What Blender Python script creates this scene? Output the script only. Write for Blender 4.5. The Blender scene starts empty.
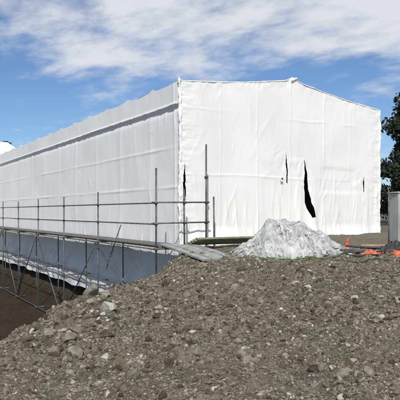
import bpy, math, numpy as np
from mathutils import Vector, Matrix
rng=np.random.default_rng(7)
SC=bpy.context.scene
COL=SC.collection
# ------------------------------------------------------------ noise
_T=np.random.default_rng(3).random((256,256))
def vn(x,y):
    xi=np.floor(x).astype(int); yi=np.floor(y).astype(int)
    fx=x-xi; fy=y-yi; fx=fx*fx*(3-2*fx); fy=fy*fy*(3-2*fy)
    a=_T[xi&255,yi&255]; b=_T[(xi+1)&255,yi&255]; c=_T[xi&255,(yi+1)&255]; d=_T[(xi+1)&255,(yi+1)&255]
    return (a*(1-fx)+b*fx)*(1-fy)+(c*(1-fx)+d*fx)*fy-0.5
def fbm(x,y,o=4,g=0.5):
    x=np.asarray(x,float); y=np.asarray(y,float)
    r=0*(x+y); a=1.0
    for i in range(o):
        r=r+a*vn(x+17.3*i,y+9.1*i); x=x*2.03; y=y*2.03; a*=g
    return r
def ridged(x,y,o=3):
    r=0; a=1.0
    for i in range(o):
        r=r+a*(1-np.abs(vn(x+7.7*i,y+3.1*i))*4); x=x*2.1; y=y*2.1; a*=.5
    return r
def sst(a,b,x):
    t=np.clip((x-a)/(b-a),0,1); return t*t*(3-2*t)
# ------------------------------------------------------------ materials
def mat(name,col,rough=.6,metal=0.,var=.15,scale=5.,bump=.0,bscale=40.,col2=None,spec=.5,bdist=.02):
    m=bpy.data.materials.new(name); m.use_nodes=True
    nt=m.node_tree; N=nt.nodes; L=nt.links; b=N['Principled BSDF']
    tc=N.new('ShaderNodeTexCoord')
    no=N.new('ShaderNodeTexNoise'); no.inputs['Scale'].default_value=scale; no.inputs['Detail'].default_value=6
    L.new(tc.outputs['Object'],no.inputs['Vector'])
    mx=N.new('ShaderNodeMix'); mx.data_type='RGBA'
    c2=col2 if col2 else tuple(c*(1-var*2) for c in col)
    mx.inputs[6].default_value=(*c2,1); mx.inputs[7].default_value=(*[min(1,c*(1+var)) for c in col],1)
    rp=N.new('ShaderNodeMapRange'); rp.inputs[1].default_value=.3; rp.inputs[2].default_value=.7
    L.new(no.outputs[0],rp.inputs[0]); L.new(rp.outputs[0],mx.inputs[0])
    L.new(mx.outputs[2],b.inputs['Base Color'])
    b.inputs['Roughness'].default_value=rough; b.inputs['Metallic'].default_value=metal; b.inputs['Specular IOR Level'].default_value=spec
    if bump>0:
        n2=N.new('ShaderNodeTexNoise'); n2.inputs['Scale'].default_value=bscale; n2.inputs['Detail'].default_value=8
        L.new(tc.outputs['Object'],n2.inputs['Vector'])
        bp=N.new('ShaderNodeBump'); bp.inputs['Strength'].default_value=bump; bp.inputs['Distance'].default_value=bdist
        L.new(n2.outputs[0],bp.inputs['Height']); L.new(bp.outputs[0],b.inputs['Normal'])
    return m
M_wrap=mat('shrink_wrap',(.82,.815,.80),.5,var=.02,scale=.5,bump=.35,bscale=2.6,col2=(.76,.757,.745),spec=.35)
M_steel=mat('galvanised_steel',(.13,.14,.14),.5,.4,var=.25,scale=9)
M_dark=mat('dark_steel',(.06,.06,.065),.6,.3,var=.2,scale=9)
M_deck=mat('weathered_board',(.17,.155,.135),.8,var=.2,scale=6,bump=.3)
M_alu=mat('aluminium_board',(.37,.385,.35),.5,.2,var=.25,scale=5,bump=.15)
M_green=mat('greenish_board',(.20,.24,.15),.8,var=.2,scale=5,bump=.2)
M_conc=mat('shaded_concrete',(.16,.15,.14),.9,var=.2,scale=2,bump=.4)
M_orange=mat('orange_plastic',(.68,.15,.06),.6,var=.2,scale=8,bump=.3)
M_red=mat('red_paint',(.40,.05,.035),.5,var=.2,scale=8)
M_grey=mat('cabinet_grey',(.38,.40,.38),.5,var=.1,scale=3)
M_black=mat('black_rubber',(.03,.03,.03),.6,var=.2)
M_hose=mat('green_hose',(.12,.2,.07),.5,var=.2)
M_white=mat('white_label',(.8,.8,.8),.5,var=.03)
M_timber=mat('timber',(.34,.26,.17),.8,var=.2,scale=7,bump=.2)
# ------------------------------------------------------------ mesh accumulator
class MB:
    def __init__(s): s.v=[];s.f=[];s.m=[];s.n=0
    def add(s,v,f,mi=0):
        s.v.extend([tuple(map(float,p)) for p in v]); s.f.extend([tuple(i+s.n for i in q) for q in f]); s.m.extend([mi]*len(f)); s.n+=len(v)
    def tube(s,a,b,r=.024,r2=None,k=10,mi=0):
        a=Vector(a);b=Vector(b);d=(b-a).normalized(); r2=r if r2 is None else r2
        u=d.orthogonal().normalized(); w=d.cross(u)
        v=[]
        for p,rr in((a,r),(b,r2)):
            for i in range(k):
                t=2*math.pi*i/k; v.append(p+u*math.cos(t)*rr+w*math.sin(t)*rr)
        f=[(i,(i+1)%k,k+(i+1)%k,k+i) for i in range(k)]+[tuple(range(k))[::-1],tuple(range(k,2*k))]
        s.add(v,f,mi)
    def path(s,pts,r,k=8,mi=0):
        pts=[Vector(p) for p in pts]; v=[];f=[];n=len(pts)
        for j,p in enumerate(pts):
            d=(pts[min(j+1,n-1)]-pts[max(j-1,0)]).normalized()
            u=d.cross(Vector((0,0,1)));  u=u.normalized() if u.length>1e-3 else Vector((1,0,0)); w=u.cross(d)
            for i in range(k):
                t=2*math.pi*i/k; v.append(p+u*math.cos(t)*r+w*math.sin(t)*r)
        for j in range(n-1):
            for i in range(k): f.append((j*k+i,j*k+(i+1)%k,(j+1)*k+(i+1)%k,(j+1)*k+i))
        s.add(v,f,mi)
    def slab(s,o,a,b,c,mi=0):
        o=Vector(o);a=Vector(a);b=Vector(b);c=Vector(c)
        v=[o,o+a,o+a+b,o+b,o+c,o+a+c,o+a+b+c,o+b+c]
        s.add(v,[(0,3,2,1),(4,5,6,7),(0,1,5,4),(1,2,6,5),(2,3,7,6),(3,0,4,7)],mi)
    def obj(s,name,mats,smooth=False,parent=None,bevel=0):
        me=bpy.data.meshes.new(name); me.from_pydata(s.v,[],s.f)
        for m in mats: me.materials.append(m)
        me.polygons.foreach_set('material_index',s.m)
        if smooth: me.polygons.foreach_set('use_smooth',[True]*len(s.f))
        me.update(); o=bpy.data.objects.new(name,me); COL.objects.link(o)
        if parent: o.parent=parent
        if bevel:
            bm=o.modifiers.new('b','BEVEL'); bm.width=bevel; bm.segments=2
        return o
def npmesh(name,V,F,mats,smooth=True,parent=None):
    me=bpy.data.meshes.new(name); k=F.shape[1]
    me.vertices.add(len(V)); me.vertices.foreach_set('co',np.ascontiguousarray(V,dtype=np.float32).ravel())
    me.loops.add(F.size); me.loops.foreach_set('vertex_index',np.ascontiguousarray(F,dtype=np.int32).ravel())
    me.polygons.add(len(F)); me.polygons.foreach_set('loop_start',np.arange(0,F.size,k,dtype=np.int32))
    me.polygons.foreach_set('use_smooth',np.full(len(F),smooth))
    me.update(calc_edges=True); me.validate()
    for m in mats: me.materials.append(m)
    o=bpy.data.objects.new(name,me); COL.objects.link(o)
    if parent: o.parent=parent
    return o
def empty(name,loc=(0,0,0)):
    e=bpy.data.objects.new(name,None); COL.objects.link(e); return e
def gridfaces(nu,nv):
    i=np.arange(nu-1)[:,None]; j=np.arange(nv-1)[None,:]
    a=(i*nv+j).ravel(); return np.stack([a,a+nv,a+nv+1,a+1],1)
# ------------------------------------------------------------ building frame (metres)
C=np.array([-.593,16.0,0.]); Ld=np.array([-.532,.847,0.]); Gd=np.array([.847,.532,0.])
Ld/=np.linalg.norm(Ld); Gd/=np.linalg.norm(Gd); UP=np.array([0,0,1.])
W=8.85; LEN=34.; ZE=5.51; ZP=6.1
def B(s,t,z): return tuple(C+Ld*s+Gd*t+UP*z)
# ------------------------------------------------------------ ground
CY=np.array([-400,-4,2,5,7,9,11,12.7,14.5,15.6,17,19,22,60,400.])
def wallx(y): return -.593-.628*(y-16)
CX=np.array([-9,-9,-5.2,-3.5,-2.30,-1.62,-.90,-.5,-.35,-.2,wallx(17)+2.5,wallx(19)+4,wallx(22)+5.2,wallx(60)+5.2,wallx(60)+5.2])
def hbase(x,y):
    z=np.interp(y,[-10,3,5,7,9,11,12.5,14,16,22],[-.1,-.03,.04,.12,.25,.40,.49,.56,.62,.66])
    z=z+.03*np.clip(x,0,5)*sst(6,10,y)*(1-sst(12,15,y))+.14*sst(14.5,19,y)*sst(1,5,x)
    d=(np.interp(y,CY,CX)-x)*.85 + .5*fbm(x*.7,y*.7,3)*(1-sst(14,16,y)*.6)
    dd=np.log1p(np.exp(np.clip(d*5,-30,30)))/5
    drop=4.6*np.tanh(dd*.8/4.6)*(1-sst(55,80,y))*(1-sst(22,34,-x))
    return z-drop
def hgt(x,y):
    z=hbase(x,y)
    near=np.exp(-np.clip(np.hypot(x,y-9)-12,0,400)/15)
    amp=1-sst(13.5,15.5,y)*.75
    z=z+(.20*fbm(x*.9+3,y*.9,3)+.10*fbm(x*4,y*4,4))*near*amp
    z=z+fbm(x*.02,y*.02,3)*2*sst(60,200,np.hypot(x,y))
    return z
def lines(lo,hi,st,far,g=1.09):
    a=list(np.arange(lo,hi,st)); s=st; p=a[-1]
    while p<far: s*=g; p+=s; a.append(p)
    s=st; p=lo; b=[]
    while p>-far: s*=g; p-=s; b.append(p)
    return np.array(b[::-1]+a)
gx=lines(-4.5,6.,.03,900); gy=lines(3.,15.,.03,900)
X,Y=np.meshgrid(gx,gy,indexing='ij'); Z=hgt(X,Y)
Z=Z+.022*fbm(X*16,Y*16,3)*(np.hypot(X,Y)<25)
V=np.stack([X.ravel(),Y.ravel(),Z.ravel()],1)
mg=bpy.data.materials.new('rubble_soil'); mg.use_nodes=True
nt=mg.node_tree; N=nt.nodes; L=nt.links; b=N['Principled BSDF']; b.inputs['Roughness'].default_value=.95; b.inputs['Specular IOR Level'].default_value=.15
tc=N.new('ShaderNodeTexCoord')
def noise(sc,det=6):
    n=N.new('ShaderNodeTexNoise'); n.inputs['Scale'].default_value=sc; n.inputs['Detail'].default_value=det; L.new(tc.outputs['Object'],n.inputs['Vector']); return n
def ramp(src,stops):
    r=N.new('ShaderNodeValToRGB'); e=r.color_ramp.elements
    while len(e)<len(stops): e.new(.5)
    for i,(p,c) in enumerate(stops): e[i].position=p; e[i].color=(*c,1)
    L.new(src,r.inputs[0]); return r
n1=noise(1.1); r1=ramp(n1.outputs[0],[(.3,(.082,.067,.042)),(.5,(.13,.108,.075)),(.7,(.175,.157,.12))])
vo=N.new('ShaderNodeTexVoronoi'); vo.inputs['Scale'].default_value=55; L.new(tc.outputs['Object'],vo.inputs['Vector'])
sp=N.new('ShaderNodeSeparateColor'); L.new(vo.outputs['Color'],sp.inputs[0])
r2=ramp(sp.outputs[0],[(.0,(.07,.055,.038)),(.5,(.14,.12,.087)),(.85,(.22,.205,.165)),(1,(.38,.36,.32))])
mx=N.new('ShaderNodeMix'); mx.data_type='RGBA'
n3=noise(7,4); mr=N.new('ShaderNodeMapRange'); mr.inputs[1].default_value=.35; mr.inputs[2].default_value=.55; L.new(n3.outputs[0],mr.inputs[0])
L.new(mr.outputs[0],mx.inputs[0]); L.new(r1.outputs[0],mx.inputs[6]); L.new(r2.outputs[0],mx.inputs[7])
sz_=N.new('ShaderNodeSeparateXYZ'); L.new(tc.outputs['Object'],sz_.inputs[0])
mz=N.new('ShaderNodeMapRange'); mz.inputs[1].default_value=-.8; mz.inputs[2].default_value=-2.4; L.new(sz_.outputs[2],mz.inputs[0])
pit_shade=N.new('ShaderNodeMix'); pit_shade.data_type='RGBA'; pit_shade.blend_type='MULTIPLY'; L.new(mz.outputs[0],pit_shade.inputs[0]); L.new(mx.outputs[2],pit_shade.inputs[6]); pit_shade.inputs[7].default_value=(.28,.235,.20,1)  # shade of the excavation painted into the soil colour, darker with depth
L.new(pit_shade.outputs[2],b.inputs['Base Color'])
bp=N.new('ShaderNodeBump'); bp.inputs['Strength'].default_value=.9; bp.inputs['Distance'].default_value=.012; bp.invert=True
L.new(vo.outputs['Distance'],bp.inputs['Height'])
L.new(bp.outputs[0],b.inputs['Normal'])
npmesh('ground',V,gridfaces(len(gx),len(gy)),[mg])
# ------------------------------------------------------------ rocks
def stone_mat():
    m=bpy.data.materials.new('stone'); m.use_nodes=True; N=m.node_tree.nodes; L=m.node_tree.links; b=N['Principled BSDF']; b.inputs['Roughness'].default_value=.9; b.inputs['Specular IOR Level'].default_value=.2
    g=N.new('ShaderNodeNewGeometry'); r=N.new('ShaderNodeValToRGB'); e=r.color_ramp.elements
    st=[(0,(.07,.055,.038)),(.3,(.13,.112,.082)),(.65,(.20,.182,.148)),(.92,(.29,.272,.235)),(1,(.52,.50,.46))]
    while len(e)<len(st): e.new(.5)
    for i,(p,c) in enumerate(st): e[i].position=p; e[i].color=(*c,1)
    L.new(g.outputs['Random Per Island'],r.inputs[0])
    tc=N.new('ShaderNodeTexCoord'); n=N.new('ShaderNodeTexNoise'); n.inputs['Scale'].default_value=14; n.inputs['Detail'].default_value=9; L.new(tc.outputs['Object'],n.inputs['Vector'])
    mx=N.new('ShaderNodeMix'); mx.data_type='RGBA'; mx.blend_type='MULTIPLY'; mx.inputs[0].default_value=.8
    r2=N.new('ShaderNodeValToRGB'); r2.color_ramp.elements[0].position=.35; r2.color_ramp.elements[0].color=(.5,.43,.34,1); r2.color_ramp.elements[1].position=.6; r2.color_ramp.elements[1].color=(1,1,1,1)
    L.new(n.outputs[0],r2.inputs[0]); L.new(r.outputs[0],mx.inputs[6]); L.new(r2.outputs[0],mx.inputs[7]); L.new(mx.outputs[2],b.inputs['Base Color'])
    bp=N.new('ShaderNodeBump'); bp.inputs['Strength'].default_value=.4; bp.inputs['Distance'].default_value=.012
    n5=N.new('ShaderNodeTexNoise'); n5.inputs['Scale'].default_value=35; n5.inputs['Detail'].default_value=6; L.new(tc.outputs['Object'],n5.inputs['Vector'])
    L.new(n5.outputs[0],bp.inputs['Height']); L.new(bp.outputs[0],b.inputs['Normal'])
    return m
M_stone=stone_mat()
import bmesh
def ico(sub):
    bm=bmesh.new(); bmesh.ops.create_icosphere(bm,subdivisions=sub,radius=1); bm.verts.ensure_lookup_table()
    v=np.array([p.co[:] for p in bm.verts]); f=np.array([[q.index for q in t.verts] for t in bm.faces]); bm.free(); return v,f
def stones(name,xs,ys,sz,sub,sink=.2):
    v0,f0=ico(sub); n=len(xs); K=len(v0)
    V=np.repeat(v0[None],n,0)
    for k in range(5 if sub<3 else 9):
        nn=rng.normal(size=(n,3)); nn/=np.linalg.norm(nn,axis=1)[:,None]
        dd=rng.uniform(.42,.85,n)
        pr=np.einsum('nkc,nc->nk',V,nn)-dd[:,None]; V=V-np.clip(pr,0,9)[:,:,None]*nn[:,None,:]
    V*=1+rng.normal(0,.06 if sub<3 else .012,(n,K,1))
    V*=np.stack([rng.uniform(.8,1.3,n),rng.uniform(.65,1.05,n),rng.uniform(.55,1.0,n)],1)[:,None,:]
    a=rng.uniform(0,6.283,n); tl=rng.normal(0,.5,n)
    ca,sa=np.cos(a),np.sin(a); ct,st=np.cos(tl),np.sin(tl)
    x,y,z=V[...,0],V[...,1],V[...,2]
    y,z=y*ct[:,None]-z*st[:,None], y*st[:,None]+z*ct[:,None]
    x,y=x*ca[:,None]-y*sa[:,None], x*sa[:,None]+y*ca[:,None]
    V=np.stack([x,y,z],-1)*sz[:,None,None]
    zz=hgt(xs,ys)+sz*(.35-sink)
    V+=np.stack([xs,ys,zz],1)[:,None,:]
    F=(f0[None]+np.arange(n)[:,None,None]*K).reshape(-1,3)
    return npmesh(name,V.reshape(-1,3),F,[M_stone],smooth=False)
def pts(n,x0,x1,y0,y1): return rng.uniform(x0,x1,n),rng.uniform(y0,y1,n)
xs,ys=pts(120000,-5.5,6.5,3.2,14.3)
k=(np.abs(xs)<ys*.44+.5)&(fbm(xs*1.3,ys*1.3,3)+rng.normal(0,.3,len(xs))>-.28); xs,ys=xs[k],ys[k]
stones('gravel',xs,ys,rng.lognormal(math.log(.0105),.5,len(xs)).clip(.005,.04),1)
xs,ys=pts(13000,-7,7,3.2,14.2)
k=rng.random(len(xs))<.30+.70*sst(4,8,ys); xs,ys=xs[k],ys[k]
stones('rubble_stones',xs,ys,rng.lognormal(math.log(.025),.45,len(xs)).clip(.015,.08),2)
xa,ya=pts(230,-5,6,4.4,14); xb=rng.normal(-1.7,.8,240); yb=rng.normal(7.6,1.2,240)
xs=np.r_[xa,xb]; ys=np.r_[ya,yb]
stones('rubble_rocks',xs,ys,rng.lognormal(math.log(.045),.32,len(xs)).clip(.03,.10),3)
bx=np.array([-1.90,-1.62,-1.25,-2.05,-1.5,-.95,.05,.8,-2.35,-1.1]); by=np.array([9.3,9.2,7.5,6.4,6.2,8.9,11.5,10.8,7.9,7.0])
stones('boulders',bx,by,np.array([.20,.12,.13,.10,.09,.1,.12,.1,.12,.09]),4,.05)
# ------------------------------------------------------------ wrapped building
bld=empty('shrink_wrapped_building')
def ztop(t):
    u=1-np.abs(t-W/2)/(W/2)
    return ZE+(ZP-ZE)*u-.07*np.sin(np.pi*np.clip(u,0,1))*.9+.015*fbm(t*2,t*0+3,3)+.06*np.exp(-((t-W/2)/.2)**2)
def eave(s):
    m=(s+.1)%1.9; m=np.minimum(m,1.9-m)
    return ZE-.02+.06*np.exp(-(m/.14)**2)+.015*np.cos(2*np.pi*s/1.9)+.02*fbm(s*1.5,s*0,3)
def folds(u,v):
    return .007*fbm(u*3.0,v*.9,4)+.04*fbm(u*.45,v*.4,3)
def creases(u,v,seed,n,zlo,zhi,umax,amp=.012,wid=1.,mean=1.35,sd=.45):
    r=np.random.default_rng(seed); D=np.zeros_like(u)
    wu=u+.10*fbm(u*1.3,v*1.3,2); wv=v+.10*fbm(u*1.3+7,v*1.3,2)
    for i in range(n):
        cu=r.uniform(0,umax); cz=r.uniform(zlo,zhi); a=r.normal(mean,sd)*(1 if r.random()<.5 else -1); ln=r.uniform(.15,.6); w=r.uniform(.025,.07)*wid
        du=wu-cu; dv=wv-cz; al=du*math.cos(a)+dv*math.sin(a); ac=-du*math.sin(a)+dv*math.cos(a)+.15*al*al*r.normal()
        D+=amp*r.uniform(.2,1.1)*np.exp(-(al/ln)**2-(ac/w)**2)
    return D
ss=np.concatenate([np.arange(0,14,.04),np.arange(14,LEN+.01,.08)]); q=np.linspace(0,1,220)
S,Q=np.meshgrid(ss,q,indexing='ij'); zb=-1.65+.12*fbm(ss*.5,ss*0+5,3)+.05*np.abs(np.sin(ss*np.pi/2.4))
Zs=zb[:,None]+(eave(ss)-zb)[:,None]*Q
D=folds(S*1.0,Zs)+creases(S,Zs,5,110,-1.5,4.6,20,.012)
per=np.abs(((S+.4)%2.4)-1.2)/1.2
D=D+.018*per**8*(Zs<4.8)-.02
D=D+.06*np.exp(-((Zs-4.83)/.035)**2)-.03*np.exp(-((Zs-4.70)/.08)**2)+.03*(Zs>4.83)
for zl,a_ in((3.55,.016),(2.35,.022),(1.2,.015),(.35,.03)):
    D=D+a_*np.exp(-((Zs-zl-.02*fbm(S*.7,S*0+zl,2))/.035)**2)*np.clip(.6+1.2*fbm(S*.5,S*0+zl,2),0,2)
lowS=sst(.5,-1.2,Zs)
D=D+.12*lowS*fbm(S*1.3+.8*Zs,Zs*1.1,3)+creases(S,Zs,77,70,-1.5,.5,14,.04,1.2,1.0,.3)+.02*np.exp(-((S-.35)/.05)**2)
D=D*sst(0,.15,S)
P=C+Ld*S[...,None]-Gd*D[...,None]+UP*Zs[...,None]
npmesh('side_wrap',P.reshape(-1,3),gridfaces(*S.shape)[:,::-1],[M_wrap],parent=bld)
P2=C+Ld*S[::2,::6,None]+Gd*(W+D[::2,::6,None])+UP*Zs[::2,::6,None]
npmesh('far_side_wrap',P2.reshape(-1,3),gridfaces(P2.shape[0],P2.shape[1]),[M_wrap],parent=bld)
# gable
tt=np.arange(0,W+.001,.0125); q=np.linspace(0,1,400)
T,Q=np.meshgrid(tt,q,indexing='ij'); zt=ztop(tt); zt[0]=ZE+.02
zb=.42+0*tt
Zg=zb[:,None]+(zt-zb)[:,None]*Q
D=folds(T+20,Zg*1.0)+creases(T,Zg,11,45,2.6,5.2,W,.007,1.4)
for tc_,w_,a_ in((1.45,.03,.006),(2.9,.03,.008),(4.3,.03,.007),(5.9,.04,.009),(7.2,.03,.006)):
    cx=tc_+.08*fbm(Zg*1.2,Zg*0+tc_,2); D=D+a_*np.exp(-((T-cx)/w_)**2)
low=sst(3.0,.5,Zg)
D=D+low*(.07*fbm(T*2.6+.25*Zg,Zg*.35,3))+creases(T,Zg,31,70,.7,2.5,W,.018,1.0,1.45,.2)
D=D+.22*sst(1.2,.42,Zg)*(.6+fbm(T*1.5,T*0,2))
def recess(t0,t1,z0,z1,dp):
    wt=T+.05*fbm(T*2,Zg*2,2); wz=Zg+.05*fbm(T*2+5,Zg*2,2)
    return -dp*sst(t0-.1,t0+.1,wt)*sst(t1+.1,t1-.1,wt)*sst(z0-.1,z0+.1,wz)*sst(z1+.1,z1-.1,wz)
D=D+recess(5.75,7.45,2.3,3.15,.018)
for (tx,zx) in((4.16,3.75),(5.0,3.55),(7.95,3.1)):
    ang=np.arctan2(T-tx,zx-Zg+.001); rr=np.hypot(T-tx,Zg-zx)
    D=D+.010*np.cos(ang*9+fbm(rr*2+tx,ang*2,2)*6)*np.exp(-rr/.8)*sst(0,.3,rr)*(Zg<zx)*sst(0,.4,zx-Zg)
D=D+.06*np.exp(-((T-5.37)/.20)**2)*sst(3.4,1.5,Zg)+.04*np.exp(-((T-4.72)/.18)**2)*sst(3.4,1.5,Zg)+.03*np.exp(-((T-8.1)/.12)**2)*sst(3.2,1.8,Zg)
for zl in(4.75,2.75):
    D=D+.011*np.exp(-((Zg-zl-.05*fbm(T,T*0,2))/.04)**2)*np.clip(.3+1.8*fbm(T*.6,T*0+zl,2),0,2)
D=D+.035*fbm(T*3,Zg*7,3)*np.exp(-T/.28)+.04*fbm(T*3,Zg*6+9,3)*np.exp(-(W-T)/.3)
D=D+.02*fbm(T*5,Zg*3,3)*sst(.5,.0,zt[:,None]-Zg)
D=D*sst(0,.12,T)*sst(0,.12,W-T)
P=C-Ld*D[...,None]+Gd*T[...,None]+UP*Zg[...,None]
F=gridfaces(*T.shape)
def inpoly(px,py,poly):
    r=np.zeros(px.shape,bool); n=len(poly)
    for i in range(n):
        x1,y1=poly[i]; x2,y2=poly[(i+1)%n]
        c=((y1>py)!=(y2>py))&(px<(x2-x1)*(py-y1)/(y2-y1+1e-12)+x1); r^=c
    return r
slits=[[(4.16,3.62),(4.195,3.2),(4.205,2.55),(4.16,2.6),(4.13,3.2)],
       [(4.98,3.45),(5.07,3.0),(5.17,2.3),(5.42,1.42),(5.24,1.40),(5.02,1.75),(4.96,2.6)],
       [(7.94,2.95),(7.98,2.7),(7.975,2.35),(7.94,2.35),(7.92,2.7)],
       [(.14,3.1),(.19,2.7),(.20,1.95),(.13,1.75),(.11,2.3)]]
Fc_t=T.ravel()[F].mean(1); Fc_z=Zg.ravel()[F].mean(1); keep=np.ones(len(F),bool)
for p in slits: keep&=~inpoly(Fc_t+.05*fbm(Fc_z*3,Fc_z*0,2),Fc_z,p)
npmesh('gable_wrap',P.reshape(-1,3),F[keep],[M_wrap],parent=bld)
mb=MB()
mb.add([B(LEN,0,-4.6),B(LEN,W,-4.6),B(LEN,W,ZE),B(LEN,W/2,ZP),B(LEN,0,ZE)],[(0,1,2,3,4)]); mb.obj('rear_gable',[M_wrap],parent=bld)
sr=np.arange(0,LEN+.01,.1); tr=np.linspace(0,W,90); Sr,Tr=np.meshgrid(sr,tr,indexing='ij')
e_=eave(sr)[:,None]
wgt=np.exp(-Tr/.5)+np.exp(-(W-Tr)/.5)
Zr=(ztop(Tr)+.03*fbm(Sr,Tr,3)*sst(0,1,Sr)-.01)*(1-wgt*sst(0,.3,Sr))+e_*wgt*sst(0,.3,Sr)
P=C+Ld*Sr[...,None]+Gd*Tr[...,None]+UP*Zr[...,None]
P[:,0]=C+Ld*sr[:,None]+UP*eave(sr)[:,None]; P[:,-1]=C+Ld*sr[:,None]+Gd*W+UP*eave(sr)[:,None]
npmesh('roof_wrap',P.reshape(-1,3),gridfaces(*Sr.shape),[M_wrap],parent=bld)
def roll(name,path,r,amp,seed):
    n=len(path); K=14; V=[]
    for j,p in enumerate(path):
        for i in range(K):
            a=2*math.pi*i/K
            rr=r*(1+amp*2*float(fbm(np.array(j*.3+seed),np.array(min(i,K-i)*.8),3)))
            V.append(np.array(p)+ (Gd*math.cos(a)-Ld*math.sin(a))*rr)
    F=[[j*K+i,j*K+(i+1)%K,(j+1)*K+(i+1)%K,(j+1)*K+i] for j in range(n-1) for i in range(K)]
    return npmesh(name,np.array(V),np.array(F),[M_wrap],parent=bld)
roll('corner_roll',[B(.03,.02+.015*math.sin(z*2.1),z) for z in np.arange(-.2,ZE+.06,.04)],.042,.7,1)
roll('corner_roll_far',[B(.02,W-.01+.02*math.sin(z*3),z) for z in np.arange(.3,ZE+.02,.05)],.04,.6,9)
def verge(t0,t1,sd):
    K=10; V=[]; ts=np.arange(t0,t1,.05)
    for j,t in enumerate(ts):
        z=float(ztop(np.array(t)))-.015
        for i in range(K):
            a=2*math.pi*i/K; rr=.020*(1+.7*float(fbm(np.array(j*.3+sd),np.array(min(i,K-i)*.8),3)))
            V.append(C+Gd*t+UP*(z+math.cos(a)*rr)-Ld*math.sin(a)*rr)
    F=[[j*K+i,j*K+(i+1)%K,(j+1)*K+(i+1)%K,(j+1)*K+i] for j in range(len(ts)-1) for i in range(K)]
    npmesh('verge_roll',np.array(V),np.array(F),[M_wrap],parent=bld)
verge(0,W,4)
mb=MB()
mb.tube(B(.03,-.02,ZE-.1),B(.0,-.03,ZE+.08),.05,.02,10)
mb.tube(B(-.02,W/2-.1,ZP-.05),B(-.02,W/2+.16,ZP+.05),.06,.04,8)
mb.obj('lashing_stubs',[M_wrap],smooth=True,parent=bld)
mb=MB(); mb.slab(B(-.07,3.84,2.62),Gd*.11,Ld*.01,UP*.15,0); mb.slab(B(-.074,3.855,2.68),Gd*.08,Ld*.004,UP*.06,1)
mb.obj('warning_label',[M_white,M_red],parent=bld)
mb=MB()
for t in(.3,1.6,3.2,4.25,5.15,6.8,8.2):
    mb.tube(B(.7,t,-.5),B(.7,t,5.3),.024)
for z in(1.2,2.7,4.2): mb.tube(B(.67,.3,z),B(.67,8.2,z),.024)
mb.obj('inner_frame',[M_steel],parent=bld)
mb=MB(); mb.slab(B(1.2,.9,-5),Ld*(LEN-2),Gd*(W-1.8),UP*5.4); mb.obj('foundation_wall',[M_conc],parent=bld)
mb=MB()
b2=empty('shrink_wrapped_building.001')
s0,s1,t0,t1,ze,zp=34.3,46,-6,4.0,6.7,7.6; tm=1.2
V=[B(s0,t0,-5),B(s0,t1,-5),B(s0,t1,ze),B(s0,tm+1.5,zp),B(s0,tm-3,zp-.05),B(s0,t0,ze)]; V2=[B(s1,*p) for p in((t0,-5),(t1,-5),(t1,ze),(tm+1.5,zp),(tm-3,zp-.05),(t0,ze))]
mb.add(V+V2,[(5,4,3,2,1,0),(6,7,8,9,10,11)]+[(i,(i+1)%6,6+(i+1)%6,6+i) for i in range(6)]); mb.obj('wrap_shell',[M_wrap],parent=b2)
# ------------------------------------------------------------ scaffold
sca=empty('scaffolding'); T_=MB(); CP=MB(); BD=MB()
DZ=.68
posts=[-.78,3.47,7.1,10.75,14.4,17.9,21.5,25.1,28.7]
tops=[2.80,2.28,2.2,2.2,2.15,2.2,2.2,2.2,2.2]
for s,zt_ in zip(posts,tops):
    zb_=-4.7 if s>0 else -.6
    T_.tube(B(s,-1.2,zb_),B(s,-1.2,zt_),.026); 
    if s>0: T_.tube(B(s,-.28,zb_),B(s,-.28,.62),.026)
    for z in(1.845,1.27,DZ-.09,-.9,-2.7):
        if z>zb_:
            CP.slab(B(s-.035,-1.245,z-.035),Ld*.07,Gd*.08,UP*.07)
    if s>0:
        for z in(DZ-.09,-.9,-2.7): T_.tube(B(s+.04,-1.35,z),B(s+.04,-.1,z),.024)
        T_.tube(B(s,-1.2,-4.66),B(s,-1.2,-4.7),.08)
    else: T_.tube(B(s+.04,-1.35,DZ-.09),B(s+.04,-.1,DZ-.09),.024)
for z in(1.845,1.27,DZ-.09): T_.tube(B(-.95,-1.24,z),B(29.5,-1.24,z),.022)
for z in(-.9,-2.7): T_.tube(B(1.5,-1.24,z),B(29.5,-1.24,z),.024); T_.tube(B(2,-.32,z),B(29.5,-.32,z),.024)
T_.tube(B(1,-.32,DZ-.09),B(29.5,-.32,DZ-.09),.024)
for i in range(1,len(posts)-1):
    a,b_=posts[i],posts[i+1]
    if i%2: T_.tube(B(a,-1.28,.55),B(b_,-1.28,-2.6),.022)
    else: T_.tube(B(a,-1.28,-2.6),B(b_,-1.28,.55),.022)
T_.tube(B(3.5,-1.28,.55),B(.6,-1.28,-.9),.022)
T_.tube(B(3.5,-.35,1.15),B(3.0,-1.1,-.3),.02)
T_.tube(B(-.78,.42,.3),B(-.78,.42,3.55),.026); T_.tube(B(-.78,-.30,.3),B(-.74,-.30,2.25),.026)
T_.tube(B(-.75,.72,.35),B(-.72,.72,2.05),.024)
for z in(1.86,1.29): T_.tube(B(-.82,-1.35,z),B(-.82,.5,z+.02),.022)
T_.tube(B(-.82,-1.3,DZ-.08),B(-.82,.8,DZ-.08),.024)
for t,zz in((.42,(1.88,1.3,2.6,.6)),(-.30,(1.87,1.3))):
    for z in zz: CP.slab(B(-.83,t-.04,z-.04),Ld*.09,Gd*.08,UP*.07)
for i,t in enumerate((-1.17,-.93,-.69,-.45)):
    s=-.85
    while s<29:
        l=3.6; BD.slab(B(s,t,DZ-.055+.004*float(rng.random())),Ld*(l-.02),Gd*.225,UP*.045); s+=l
BD.slab(B(-.9,-1.215,DZ),Ld*30,Gd*.03,UP*.02,0)
T_.obj('tubes',[M_steel],smooth=True,parent=sca); CP.obj('couplers',[M_dark],parent=sca,bevel=.01); BD.obj('deck_boards',[M_deck],parent=sca,bevel=.004)
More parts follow.
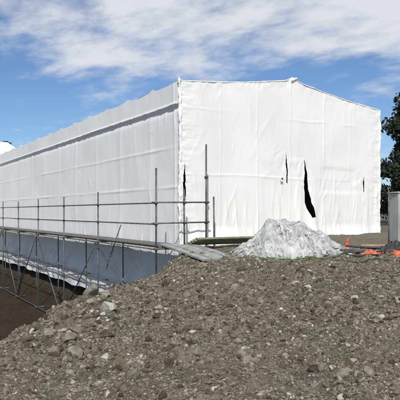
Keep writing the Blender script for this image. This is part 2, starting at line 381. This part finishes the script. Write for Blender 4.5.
# ------------------------------------------------------------ access ramp
rp_=MB(); A=Vector((-1.12,14.85,.74)); Bp=Vector((-.02,14.75,.70)); Dp=Vector((.10,12.25,.52)); Cp=Vector((.80,12.75,.56))
for i in range(4):
    f0=i/4; f1=(i+.95)/4
    a=A.lerp(Bp,f0); b_=A.lerp(Bp,f1); c_=Dp.lerp(Cp,f1); d_=Dp.lerp(Cp,f0); e=Vector((0,0,-.05)); j=Vector((0,0,.012*(i%2)))
    ex=(d_-a)*(-.02,.03,-.01,.02)[i]
    v=[a+j,b_+j,c_+j+ex,d_+j+ex,a+e,b_+e,c_+e+ex,d_+e+ex]
    rp_.add(v,[(3,2,1,0),(4,5,6,7),(0,1,5,4),(1,2,6,5),(2,3,7,6),(3,0,4,7)],0)
for f in(.1,.5,.85):
    a=A.lerp(Dp,f)+Vector((0,0,-.10)); b_=Bp.lerp(Cp,f)+Vector((0,0,-.10)); rp_.tube(a,b_,.03,mi=1)
rp_.obj('access_ramp',[M_alu,M_steel],bevel=.004)
gb=MB()
for i in range(5):
    o=Vector((-.35+.07*i,14.95-.12*i,.68+.045*i)); d=Vector((1.9,.55+.05*i,.02)); gb.slab(o,d,Vector((-.06,.22,0)),Vector((0,0,.04)),i%2)
gb.obj('board_stack',[M_green,M_timber],bevel=.004)
# ------------------------------------------------------------ plastic sheeting pile
M_pl=mat('crumpled_sheeting',(.47,.475,.465),.6,var=.1,scale=5,bump=.5,bscale=45,col2=(.26,.265,.26),spec=.3,bdist=.01)
pc=np.array([2.22,13.4])
u=np.linspace(-1.6,1.6,520); v=np.linspace(-1.05,1.05,340); U,Vv=np.meshgrid(u,v,indexing='ij')
def pile_h(U,Vv):
    prof=np.interp(U,[-1.45,-1.25,-.95,-.7,-.45,-.15,.15,.4,.6,.75,1.0,1.25,1.45],[0,.12,.28,.54,.70,.80,.74,.70,.50,.38,.26,.14,0])
    e=np.clip(1-(Vv/(.95))**2,0,1)**.75
    h=prof*e
    return h+(.34*fbm(U*2.1+4,Vv*2.1,3)+.12*fbm(U*5+1,Vv*5,2))*sst(0,.35,h)
def crumple(U,Vv):
    wu=U+.10*fbm(U*5,Vv*5,3); wv=Vv+.10*fbm(U*5+9,Vv*5,3)
    c=np.zeros_like(U)
    for a,f,am in((.3,5,.075),(1.2,8,.05),(2.2,12,.035),(.9,20,.02),(2.7,28,.014)):
        x=wu*math.cos(a)+wv*math.sin(a); y=-wu*math.sin(a)+wv*math.cos(a)
        c=c-am*np.abs(vn(x*f,y*f*.55))*3
    return c+.09
h0=pile_h(U,Vv); H=h0+crumple(U,Vv)*sst(0,.25,h0)
Xp=pc[0]+U; Yp=pc[1]+Vv+.1*U; Zp=hgt(Xp,Yp)+H-.03
Xp=Xp+.05*fbm(U*7,Vv*7,3)*sst(0,.25,h0); Yp=Yp-.08*fbm(U*8+3,Vv*8,3)*sst(0,.25,h0)
pil=empty('plastic_sheeting_pile')
npmesh('crumpled_mass',np.stack([Xp.ravel(),Yp.ravel(),Zp.ravel()],1),gridfaces(*U.shape),[M_pl],smooth=True,parent=pil)
M_film=mat('loose_film',(.54,.55,.54),.5,var=.08,scale=6,col2=(.34,.35,.345),spec=.4)
SV=[];SF=[];n=0
for k_ in range(330):
    u0=rng.uniform(-1.25,1.2); v0=rng.uniform(-.9,.4); a=rng.uniform(0,6.28); w=rng.uniform(.02,.07); l=rng.uniform(.06,.22); m=11
    gu=np.linspace(-1,1,m); A1,B1=np.meshgrid(gu,gu,indexing='ij'); sd_=rng.uniform(0,90)
    ed=1+.9*fbm(A1*1.5+sd_,B1*1.5,2)
    bend=rng.normal(0,.08)*A1**2
    x_=(A1*l*math.cos(a)-(B1*w+bend)*math.sin(a))*ed; y_=(A1*l*math.sin(a)+(B1*w+bend)*math.cos(a))*ed
    uu=u0+x_; vv=v0+y_; hh=pile_h(uu,vv)
    if hh.mean()<.06: continue
    lift=-.02+.05*(1-B1**2)*rng.uniform(.3,1)+.08*fbm(A1*2+sd_,B1*2,3)
    x=pc[0]+uu; y=pc[1]+vv+.1*uu; z=hgt(x,y)+np.clip(hh,0,9)+lift
    SV.append(np.stack([x.ravel(),y.ravel(),z.ravel()],1)); SF.append(gridfaces(m,m)+n); n+=m*m
npmesh('loose_film',np.concatenate(SV),np.concatenate(SF),[M_film],parent=pil)
SV=[];SF=[];n=0
for k_ in range(3200):
    u0=rng.uniform(-1.35,1.3); v0=rng.uniform(-.98,.5); a=rng.uniform(0,6.28); ln=rng.uniform(.1,.45); w=rng.uniform(.0015,.005); m=12
    cur=rng.normal(0,5); pu,pv=u0,v0; ps=[]
    for i in range(m):
        ps.append((pu,pv)); a+=cur*ln/m+rng.normal(0,.4); pu+=math.cos(a)*ln/m; pv+=math.sin(a)*ln/m
    ps=np.array(ps); hh=pile_h(ps[:,0],ps[:,1]); 
    if hh.max()<.02: continue
    lift=rng.uniform(.0,.04)*np.sin(np.linspace(0,np.pi,m))+rng.normal(0,.003,m)
    x=pc[0]+ps[:,0]; y=pc[1]+ps[:,1]+.1*ps[:,0]; z=hgt(x,y)+np.clip(hh,0,9)+lift
    dx=rng.normal(0,1,3); dx/=np.linalg.norm(dx); dx*=w
    c=np.stack([x,y,z],1); SV.append(c-dx); SV.append(c+dx)
    for i in range(m-1): SF.append([n+i,n+i+1,n+m+i+1,n+m+i])
    n+=2*m
npmesh('netting_strands',np.concatenate(SV),np.array(SF),[mat('torn_plastic',(.66,.67,.66),.5,var=.05,scale=8,col2=(.25,.26,.26))],parent=pil)
# ------------------------------------------------------------ site clutter on the right
def g(x,y,dz=0): return (x,y,float(hgt(np.array(x),np.array(y)))+dz)
def hose(name,ps,r,m):
    mb=MB(); ps=np.array(ps,float); tq=np.linspace(0,len(ps)-1,len(ps)*9); 
    xq=np.interp(tq,range(len(ps)),ps[:,0]); yq=np.interp(tq,range(len(ps)),ps[:,1])
    ker=np.ones(7)/7; xq=np.convolve(np.pad(xq,3,'edge'),ker,'valid'); yq=np.convolve(np.pad(yq,3,'edge'),ker,'valid')
    zq=hgt(xq,yq); zq=np.maximum(zq,np.convolve(np.pad(zq,3,'edge'),ker,'valid'))+r*1.5
    mb.path(list(zip(xq,yq,zq)),r); return mb.obj(name,[m],smooth=True)
hose('garden_hose',[(.9,12.6),(1.5,12.1),(2.3,12.2),(3.0,12.0),(3.6,12.6),(4.3,12.5),(5.6,12.9)],.013,M_hose)
hose('garden_hose',[(1.1,12.9),(1.6,12.3),(2.4,12.35),(3.2,12.3),(3.4,12.9)],.012,M_hose)
hose('power_cable',[(2.6,12.3),(3.2,12.25),(3.9,12.0),(4.4,12.3),(4.6,13.1)],.014,M_black)
hose('power_cable',[(3.4,12.9),(3.9,12.5),(4.6,11.9),(5.4,11.8)],.014,M_orange)
hose('power_cable',[(3.0,13.2),(3.5,12.8),(4.2,13.0),(4.9,12.5),(5.4,12.7)],.018,M_black)
hose('power_cable',[(2.9,12.0),(3.4,11.7),(4.0,11.8),(4.6,11.5),(5.2,11.6)],.012,M_black)
tp=MB()
for i,(x,y,dx,dy,m) in enumerate([(3.2,12.9,2.6,.35,0),(3.3,12.7,2.4,.2,1),(3.5,12.95,2.2,.5,0),(3.6,12.5,2.0,.45,0),(3.15,13.15,2.6,.1,1),(3.7,12.2,1.6,.5,0),(3.3,12.35,1.9,-.2,1)]):
    a=Vector(g(x,y,.06+.05*(i%3))); b_=Vector(g(x+dx,y+dy,.08+.05*(i%2))); tp.tube(a,b_,.026,mi=m)
tp.obj('scaffold_tube_heap',[M_dark,M_steel],smooth=True)
pl=MB()
for i in range(4):
    x,y,z=g(3.9,12.75+.14*i,.12+.03*i); pl.slab((x,y,z),(1.9,.15-.1*i,.03),(-.02,.12,0),(0,0,.035),0)
pl.obj('timber_planks',[M_timber],bevel=.004)
def crump(name,cx,cy,w,d,h,m,sd):
    u=np.linspace(-1,1,80); U,V_=np.meshgrid(u,u,indexing='ij'); r=np.clip(1-(U**2+V_**2)*(1+.8*fbm(U*2+sd,V_*2,3)),0,1)
    x=cx+U*w+.06*fbm(U*4+sd,V_*4,3); y=cy+V_*d+.06*fbm(U*4,V_*4+sd,3)
    z=hgt(x,y)+h*r**.6*(.6+.8*fbm(U*2.5+sd,V_*2.5,3)+.35*ridged(U*4+sd,V_*4,3))-.02
    z=np.where(r>0.01,z,hgt(x,y)-.04)
    return npmesh(name,np.stack([x.ravel(),y.ravel(),z.ravel()],1),gridfaces(80,80),[m])
crump('orange_barrier_netting',3.9,12.2,.33,.16,.10,M_orange,3)
crump('orange_barrier_netting',4.45,12.0,.2,.12,.06,M_orange,8)
crump('tarpaulin_bundle',4.45,12.35,.5,.25,.16,M_black,5)
def cone(loc,rot,s=.4):
    mb=MB(); k=24
    pr=[(.30,0),(.30,.03),(.17,.04),(.13,.22),(.11,.30),(.08,.45),(.05,.6),(.035,.66),(.0,.66)]
    v=[];f=[];ms=[]
    for r,z in pr:
        for i in range(k):
            t=2*math.pi*i/k; v.append((r*math.cos(t)*s*1.5,r*math.sin(t)*s*1.5,z*s*1.5))
    for j in range(len(pr)-1):
        for i in range(k): f.append((j*k+i,j*k+(i+1)%k,(j+1)*k+(i+1)%k,(j+1)*k+i)); ms.append(1 if j==3 else 0)
    mb.add(v,f,0); mb.m=ms; o=mb.obj('traffic_cone',[M_orange,M_orange],smooth=True); o.location=loc; o.rotation_euler=rot
cone(g(3.78,13.9,.02),(0.1,0.1,0),.27)
cab=empty('electrical_cabinet'); mb=MB(); x0,y0=4.85,13.2; z0=.86
mb.slab((x0,y0,z0),(.62,.12,0),(-.09,.4,0),(0,0,1.2)); mb.slab((x0-.03,y0-.03,z0+1.2),(.68,.13,0),(-.1,.46,0),(0,0,.04))
mb.obj('housing',[M_grey],parent=cab,bevel=.012)
mb=MB(); mb.slab((x0+.045,y0-.012,z0+.55),(.52,.10,0),(0,-.015,0),(0,0,.58)); mb.slab((x0+.045,y0-.012,z0+.06),(.52,.10,0),(0,-.015,0),(0,0,.44)); mb.obj('doors',[mat('door_grey',(.42,.44,.42),.5,var=.1)],parent=cab,bevel=.008)
mb=MB()
for i in range(3):
    mb.slab((x0+.06+.15*i,y0-.045+.03*i,z0+.2),(.10,.02,0),(0,-.05,0),(0,0,.12),0)
mb.slab((x0+.06,y0-.04,z0+.75),(.14,.03,0),(0,-.008,0),(0,0,.2),0)
mb.slab((x0+.06,y0-.03,z0+.42),(.03,.006,0),(0,-.03,0),(0,0,.05),0)
mb.tube((x0+.09,y0+.0,z0+1.05),(x0+.09,y0-.05,z0+1.05),.03,mi=1); mb.obj('sockets',[M_black,M_red],parent=cab)
mb=MB()
for dx,dy in((.02,.02),(.56,.12),(-.05,.34),(.48,.46)): mb.tube((x0+dx,y0+dy,.3),(x0+dx,y0+dy,z0),.022)
mb.tube((x0-.2,y0-.1,.66),(x0+.8,y0+.1,.66),.03); mb.obj('stand',[M_dark],parent=cab)
crump('red_hose_coil',4.85,12.8,.35,.2,.2,M_red,12)
mb=MB(); mb.tube((4.72,13.5,.4),(4.72,13.5,2.15),.02); mb.tube((4.72,13.5,1.95),(5.6,13.7,1.95),.02); mb.obj('steel_railing',[M_steel],smooth=True)
# ------------------------------------------------------------ trees
M_bark=mat('bark',(.09,.07,.05),.9,var=.2,scale=8,bump=.5)
def leafmat(n,c):
    m=bpy.data.materials.new(n); m.use_nodes=True; N=m.node_tree.nodes; L=m.node_tree.links; b=N['Principled BSDF']; b.inputs['Roughness'].default_value=.7
    b.inputs['Specular IOR Level'].default_value=.2
    g_=N.new('ShaderNodeNewGeometry'); r=N.new('ShaderNodeValToRGB'); r.color_ramp.elements[0].color=(*[k*.5 for k in c],1); r.color_ramp.elements[1].color=(*[k*1.5 for k in c],1)
    L.new(g_.outputs['Random Per Island'],r.inputs[0]); L.new(r.outputs[0],b.inputs['Base Color']); return m
M_leaf=leafmat('foliage',(.030,.038,.021))
def tree(name,x,y,h,rad,nl=9000,ls=.16,zb=None,nc=34,low=.12):
    z0=float(hbase(np.array(x),np.array(y))) if zb is None else zb
    mb=MB(); mb.tube((x,y,z0-.3),(x+.1,y,z0+h*.45),.25,.15,10); mb.tube((x+.1,y,z0+h*.45),(x,y,z0+h*.9),.15,.04,8)
    cl=[]
    for i in range(nc):
        f=rng.uniform(low,1); a=rng.uniform(0,6.28); rr=rad*(math.sin(math.pi*min(1,.22+.72*f))**.7)*rng.uniform(.35,1.0)
        p=np.array([x+math.cos(a)*rr,y+math.sin(a)*rr,z0+h*f*.96]); cl.append((p,rng.uniform(.5,1.05)*rad*.34))
        mb.tube((x,y,z0+h*f*.7),tuple(p),.06,.015,6)
    V=[];per_=nl//len(cl)
    for p,r in cl:
        d=rng.normal(size=(per_,3)); d/=np.linalg.norm(d,axis=1)[:,None]; c=p+d*(rng.random((per_,1))**.45)*r*[1.1,1.1,.8]
        a=rng.normal(size=(per_,3)); a/=np.linalg.norm(a,axis=1)[:,None]; b_=np.cross(a,rng.normal(size=(per_,3))); b_/=np.linalg.norm(b_,axis=1)[:,None]
        q=rng.uniform(.6,1.3,(per_,1))*ls
        V.append(np.stack([c-a*q,c-b_*q*.5,c+a*q,c+b_*q*.5],1))
    V=np.concatenate(V).reshape(-1,3); F=np.arange(len(V)).reshape(-1,4)
    par=empty(name); mb.obj('trunk_and_limbs',[M_bark],smooth=True,parent=par); npmesh('foliage',V,F,[M_leaf],smooth=False,parent=par)
tree('broadleaf_tree',15.0,37,9.2,2.6,34000,.14,nc=110,low=.05)
tree('broadleaf_tree',18.2,40,10.3,3.6,30000,.15,nc=90,low=.05)
tree('broadleaf_tree',12.9,31,4.2,2.1,12000,.12,nc=50,low=.05)
tree('broadleaf_tree',-31.0,84,13.2,3.2,8000,.25,zb=-.5)
tree('broadleaf_tree',-38,88,13.,4.5,8000,.25,zb=-.5)
V=[]
for i in range(900):
    a=rng.uniform(-1.2,1.4); R=rng.uniform(150,190); c=np.array([math.sin(a)*R,math.cos(a)*R,rng.uniform(0,7)+4*fbm(np.array(a*9),np.array(0.),3)])
    k=60; d=rng.normal(size=(k,3))*[3,3,1.8]; cc=c+d; a1=rng.normal(size=(k,3))*.6; b1=rng.normal(size=(k,3))*.5
    V.append(np.stack([cc-a1,cc-b1,cc+a1,cc+b1],1))
V=np.concatenate(V).reshape(-1,3); npmesh('distant_trees',V,np.arange(len(V)).reshape(-1,4),[M_leaf],smooth=False)
# ------------------------------------------------------------ weeds
V=[];F=[];n=0
cxs=rng.uniform(-3,5,170); cys=rng.uniform(4.5,13,170)
for cx,cy in zip(cxs,cys):
    for k_ in range(rng.integers(4,14)):
        a=rng.uniform(0,6.28); l=rng.uniform(.02,.06); x=cx+rng.normal(0,.04); y=cy+rng.normal(0,.04); z=float(hgt(np.array(x),np.array(y)))+.0
        dx,dy=math.cos(a),math.sin(a); w=.003
        V+= [(x-dy*w,y+dx*w,z),(x+dy*w,y-dx*w,z),(x+dx*l*.5+dy*w,y+dy*l*.5-dx*w,z+l*.8),(x+dx*l,y+dy*l,z+l)]; F.append([n,n+1,n+2,n+3]); n+=4
npmesh('weeds',np.array(V),np.array(F),[leafmat('weed_green',(.10,.115,.05))],smooth=False)
# ------------------------------------------------------------ light & sky
el=math.radians(41); az=math.atan2(-.06,-1.0)
sd=Vector((math.sin(az)*math.cos(el),math.cos(az)*math.cos(el),math.sin(el)))
sl=bpy.data.lights.new('sun','SUN'); sl.energy=3.8; sl.angle=math.radians(.6); sl.color=(1,.955,.88)
so=bpy.data.objects.new('sun',sl); COL.objects.link(so); so.rotation_euler=(-sd).to_track_quat('-Z','Y').to_euler()
w=bpy.data.worlds.new('World'); SC.world=w; w.use_nodes=True; nt=w.node_tree; N=nt.nodes; L=nt.links; N.clear()
out=N.new('ShaderNodeOutputWorld'); bg=N.new('ShaderNodeBackground'); bg.inputs[1].default_value=.105
sky=N.new('ShaderNodeTexSky'); sky.sky_type='NISHITA'; sky.sun_disc=False; sky.sun_elevation=el; sky.sun_rotation=az; sky.air_density=1.0; sky.dust_density=.3; sky.ozone_density=3.0
tn=N.new('ShaderNodeMix'); tn.data_type='RGBA'; tn.blend_type='MULTIPLY'; tn.inputs[0].default_value=1; L.new(sky.outputs[0],tn.inputs[6]); tn.inputs[7].default_value=(.72,.84,1.0,1)
tc=N.new('ShaderNodeTexCoord'); sx=N.new('ShaderNodeSeparateXYZ'); L.new(tc.outputs['Generated'],sx.inputs[0])
def M(op,a,b_=None,c=None):
    n=N.new('ShaderNodeMath'); n.operation=op
    for i,v_ in enumerate((a,b_,c)):
        if v_ is None: continue
        if isinstance(v_,(int,float)): n.inputs[i].default_value=v_
        else: L.new(v_,n.inputs[i])
    return n.outputs[0]
zc=M('ADD',M('MAXIMUM',sx.outputs[2],0.0),.16)
u_=M('DIVIDE',sx.outputs[0],zc); v_=M('DIVIDE',sx.outputs[1],zc)
cb=N.new('ShaderNodeCombineXYZ'); L.new(M('ADD',u_,M('MULTIPLY',v_,.35)),cb.inputs[0]); L.new(v_,cb.inputs[1])
def nz(sc,det,ro,dist,off):
    mp=N.new('ShaderNodeMapping'); mp.inputs['Location'].default_value=off; L.new(cb.outputs[0],mp.inputs[0])
    n=N.new('ShaderNodeTexNoise'); n.inputs['Scale'].default_value=sc; n.inputs['Detail'].default_value=det; n.inputs['Roughness'].default_value=ro; n.inputs['Distortion'].default_value=dist; L.new(mp.outputs[0],n.inputs[0]); return n.outputs[0]
big=nz(.9,3,.5,.2,(1.3,.4,0)); fine=nz(3.6,12,.58,.2,(4,2,0)); rip=nz(12,6,.6,.1,(7,5,0))
dens=M('ADD',M('ADD',M('MULTIPLY',big,.95),M('MULTIPLY',fine,1.05)),M('MULTIPLY',M('SUBTRACT',rip,.5),.38))
def mrn(src,a,b_,c,d):
    m=N.new('ShaderNodeMapRange'); m.interpolation_type='SMOOTHSTEP'
    for i,vv in enumerate((a,b_,c,d)): m.inputs[i+1].default_value=vv
    L.new(src,m.inputs[0]); return m.outputs[0]
dens=M('ADD',dens,mrn(sx.outputs[2],.20,.30,-.16,.20))
dens=M('ADD',dens,mrn(sx.outputs[0],-.32,-.14,-.24,.0))
cr=N.new('ShaderNodeMapRange'); cr.interpolation_type='SMOOTHSTEP'; cr.inputs[1].default_value=.80; cr.inputs[2].default_value=1.34; cr.inputs[4].default_value=.94; L.new(dens,cr.inputs[0])
mx=N.new('ShaderNodeMix'); mx.data_type='RGBA'; L.new(cr.outputs[0],mx.inputs[0]); L.new(tn.outputs[2],mx.inputs[6]); mx.inputs[7].default_value=(7.3,7.5,7.8,1)
L.new(mx.outputs[2],bg.inputs[0]); L.new(bg.outputs[0],out.inputs[0])
# ------------------------------------------------------------ camera
cd=bpy.data.cameras.new('cam'); cd.sensor_width=36; cd.lens=540/400*36; cd.shift_y=.03; cd.clip_end=3000
co=bpy.data.objects.new('camera',cd); COL.objects.link(co); co.location=(0,0,1.6); co.rotation_euler=(math.radians(90),0,0); SC.camera=co
SC.view_settings.view_transform='Standard'; SC.view_settings.look='None'; SC.view_settings.exposure=0
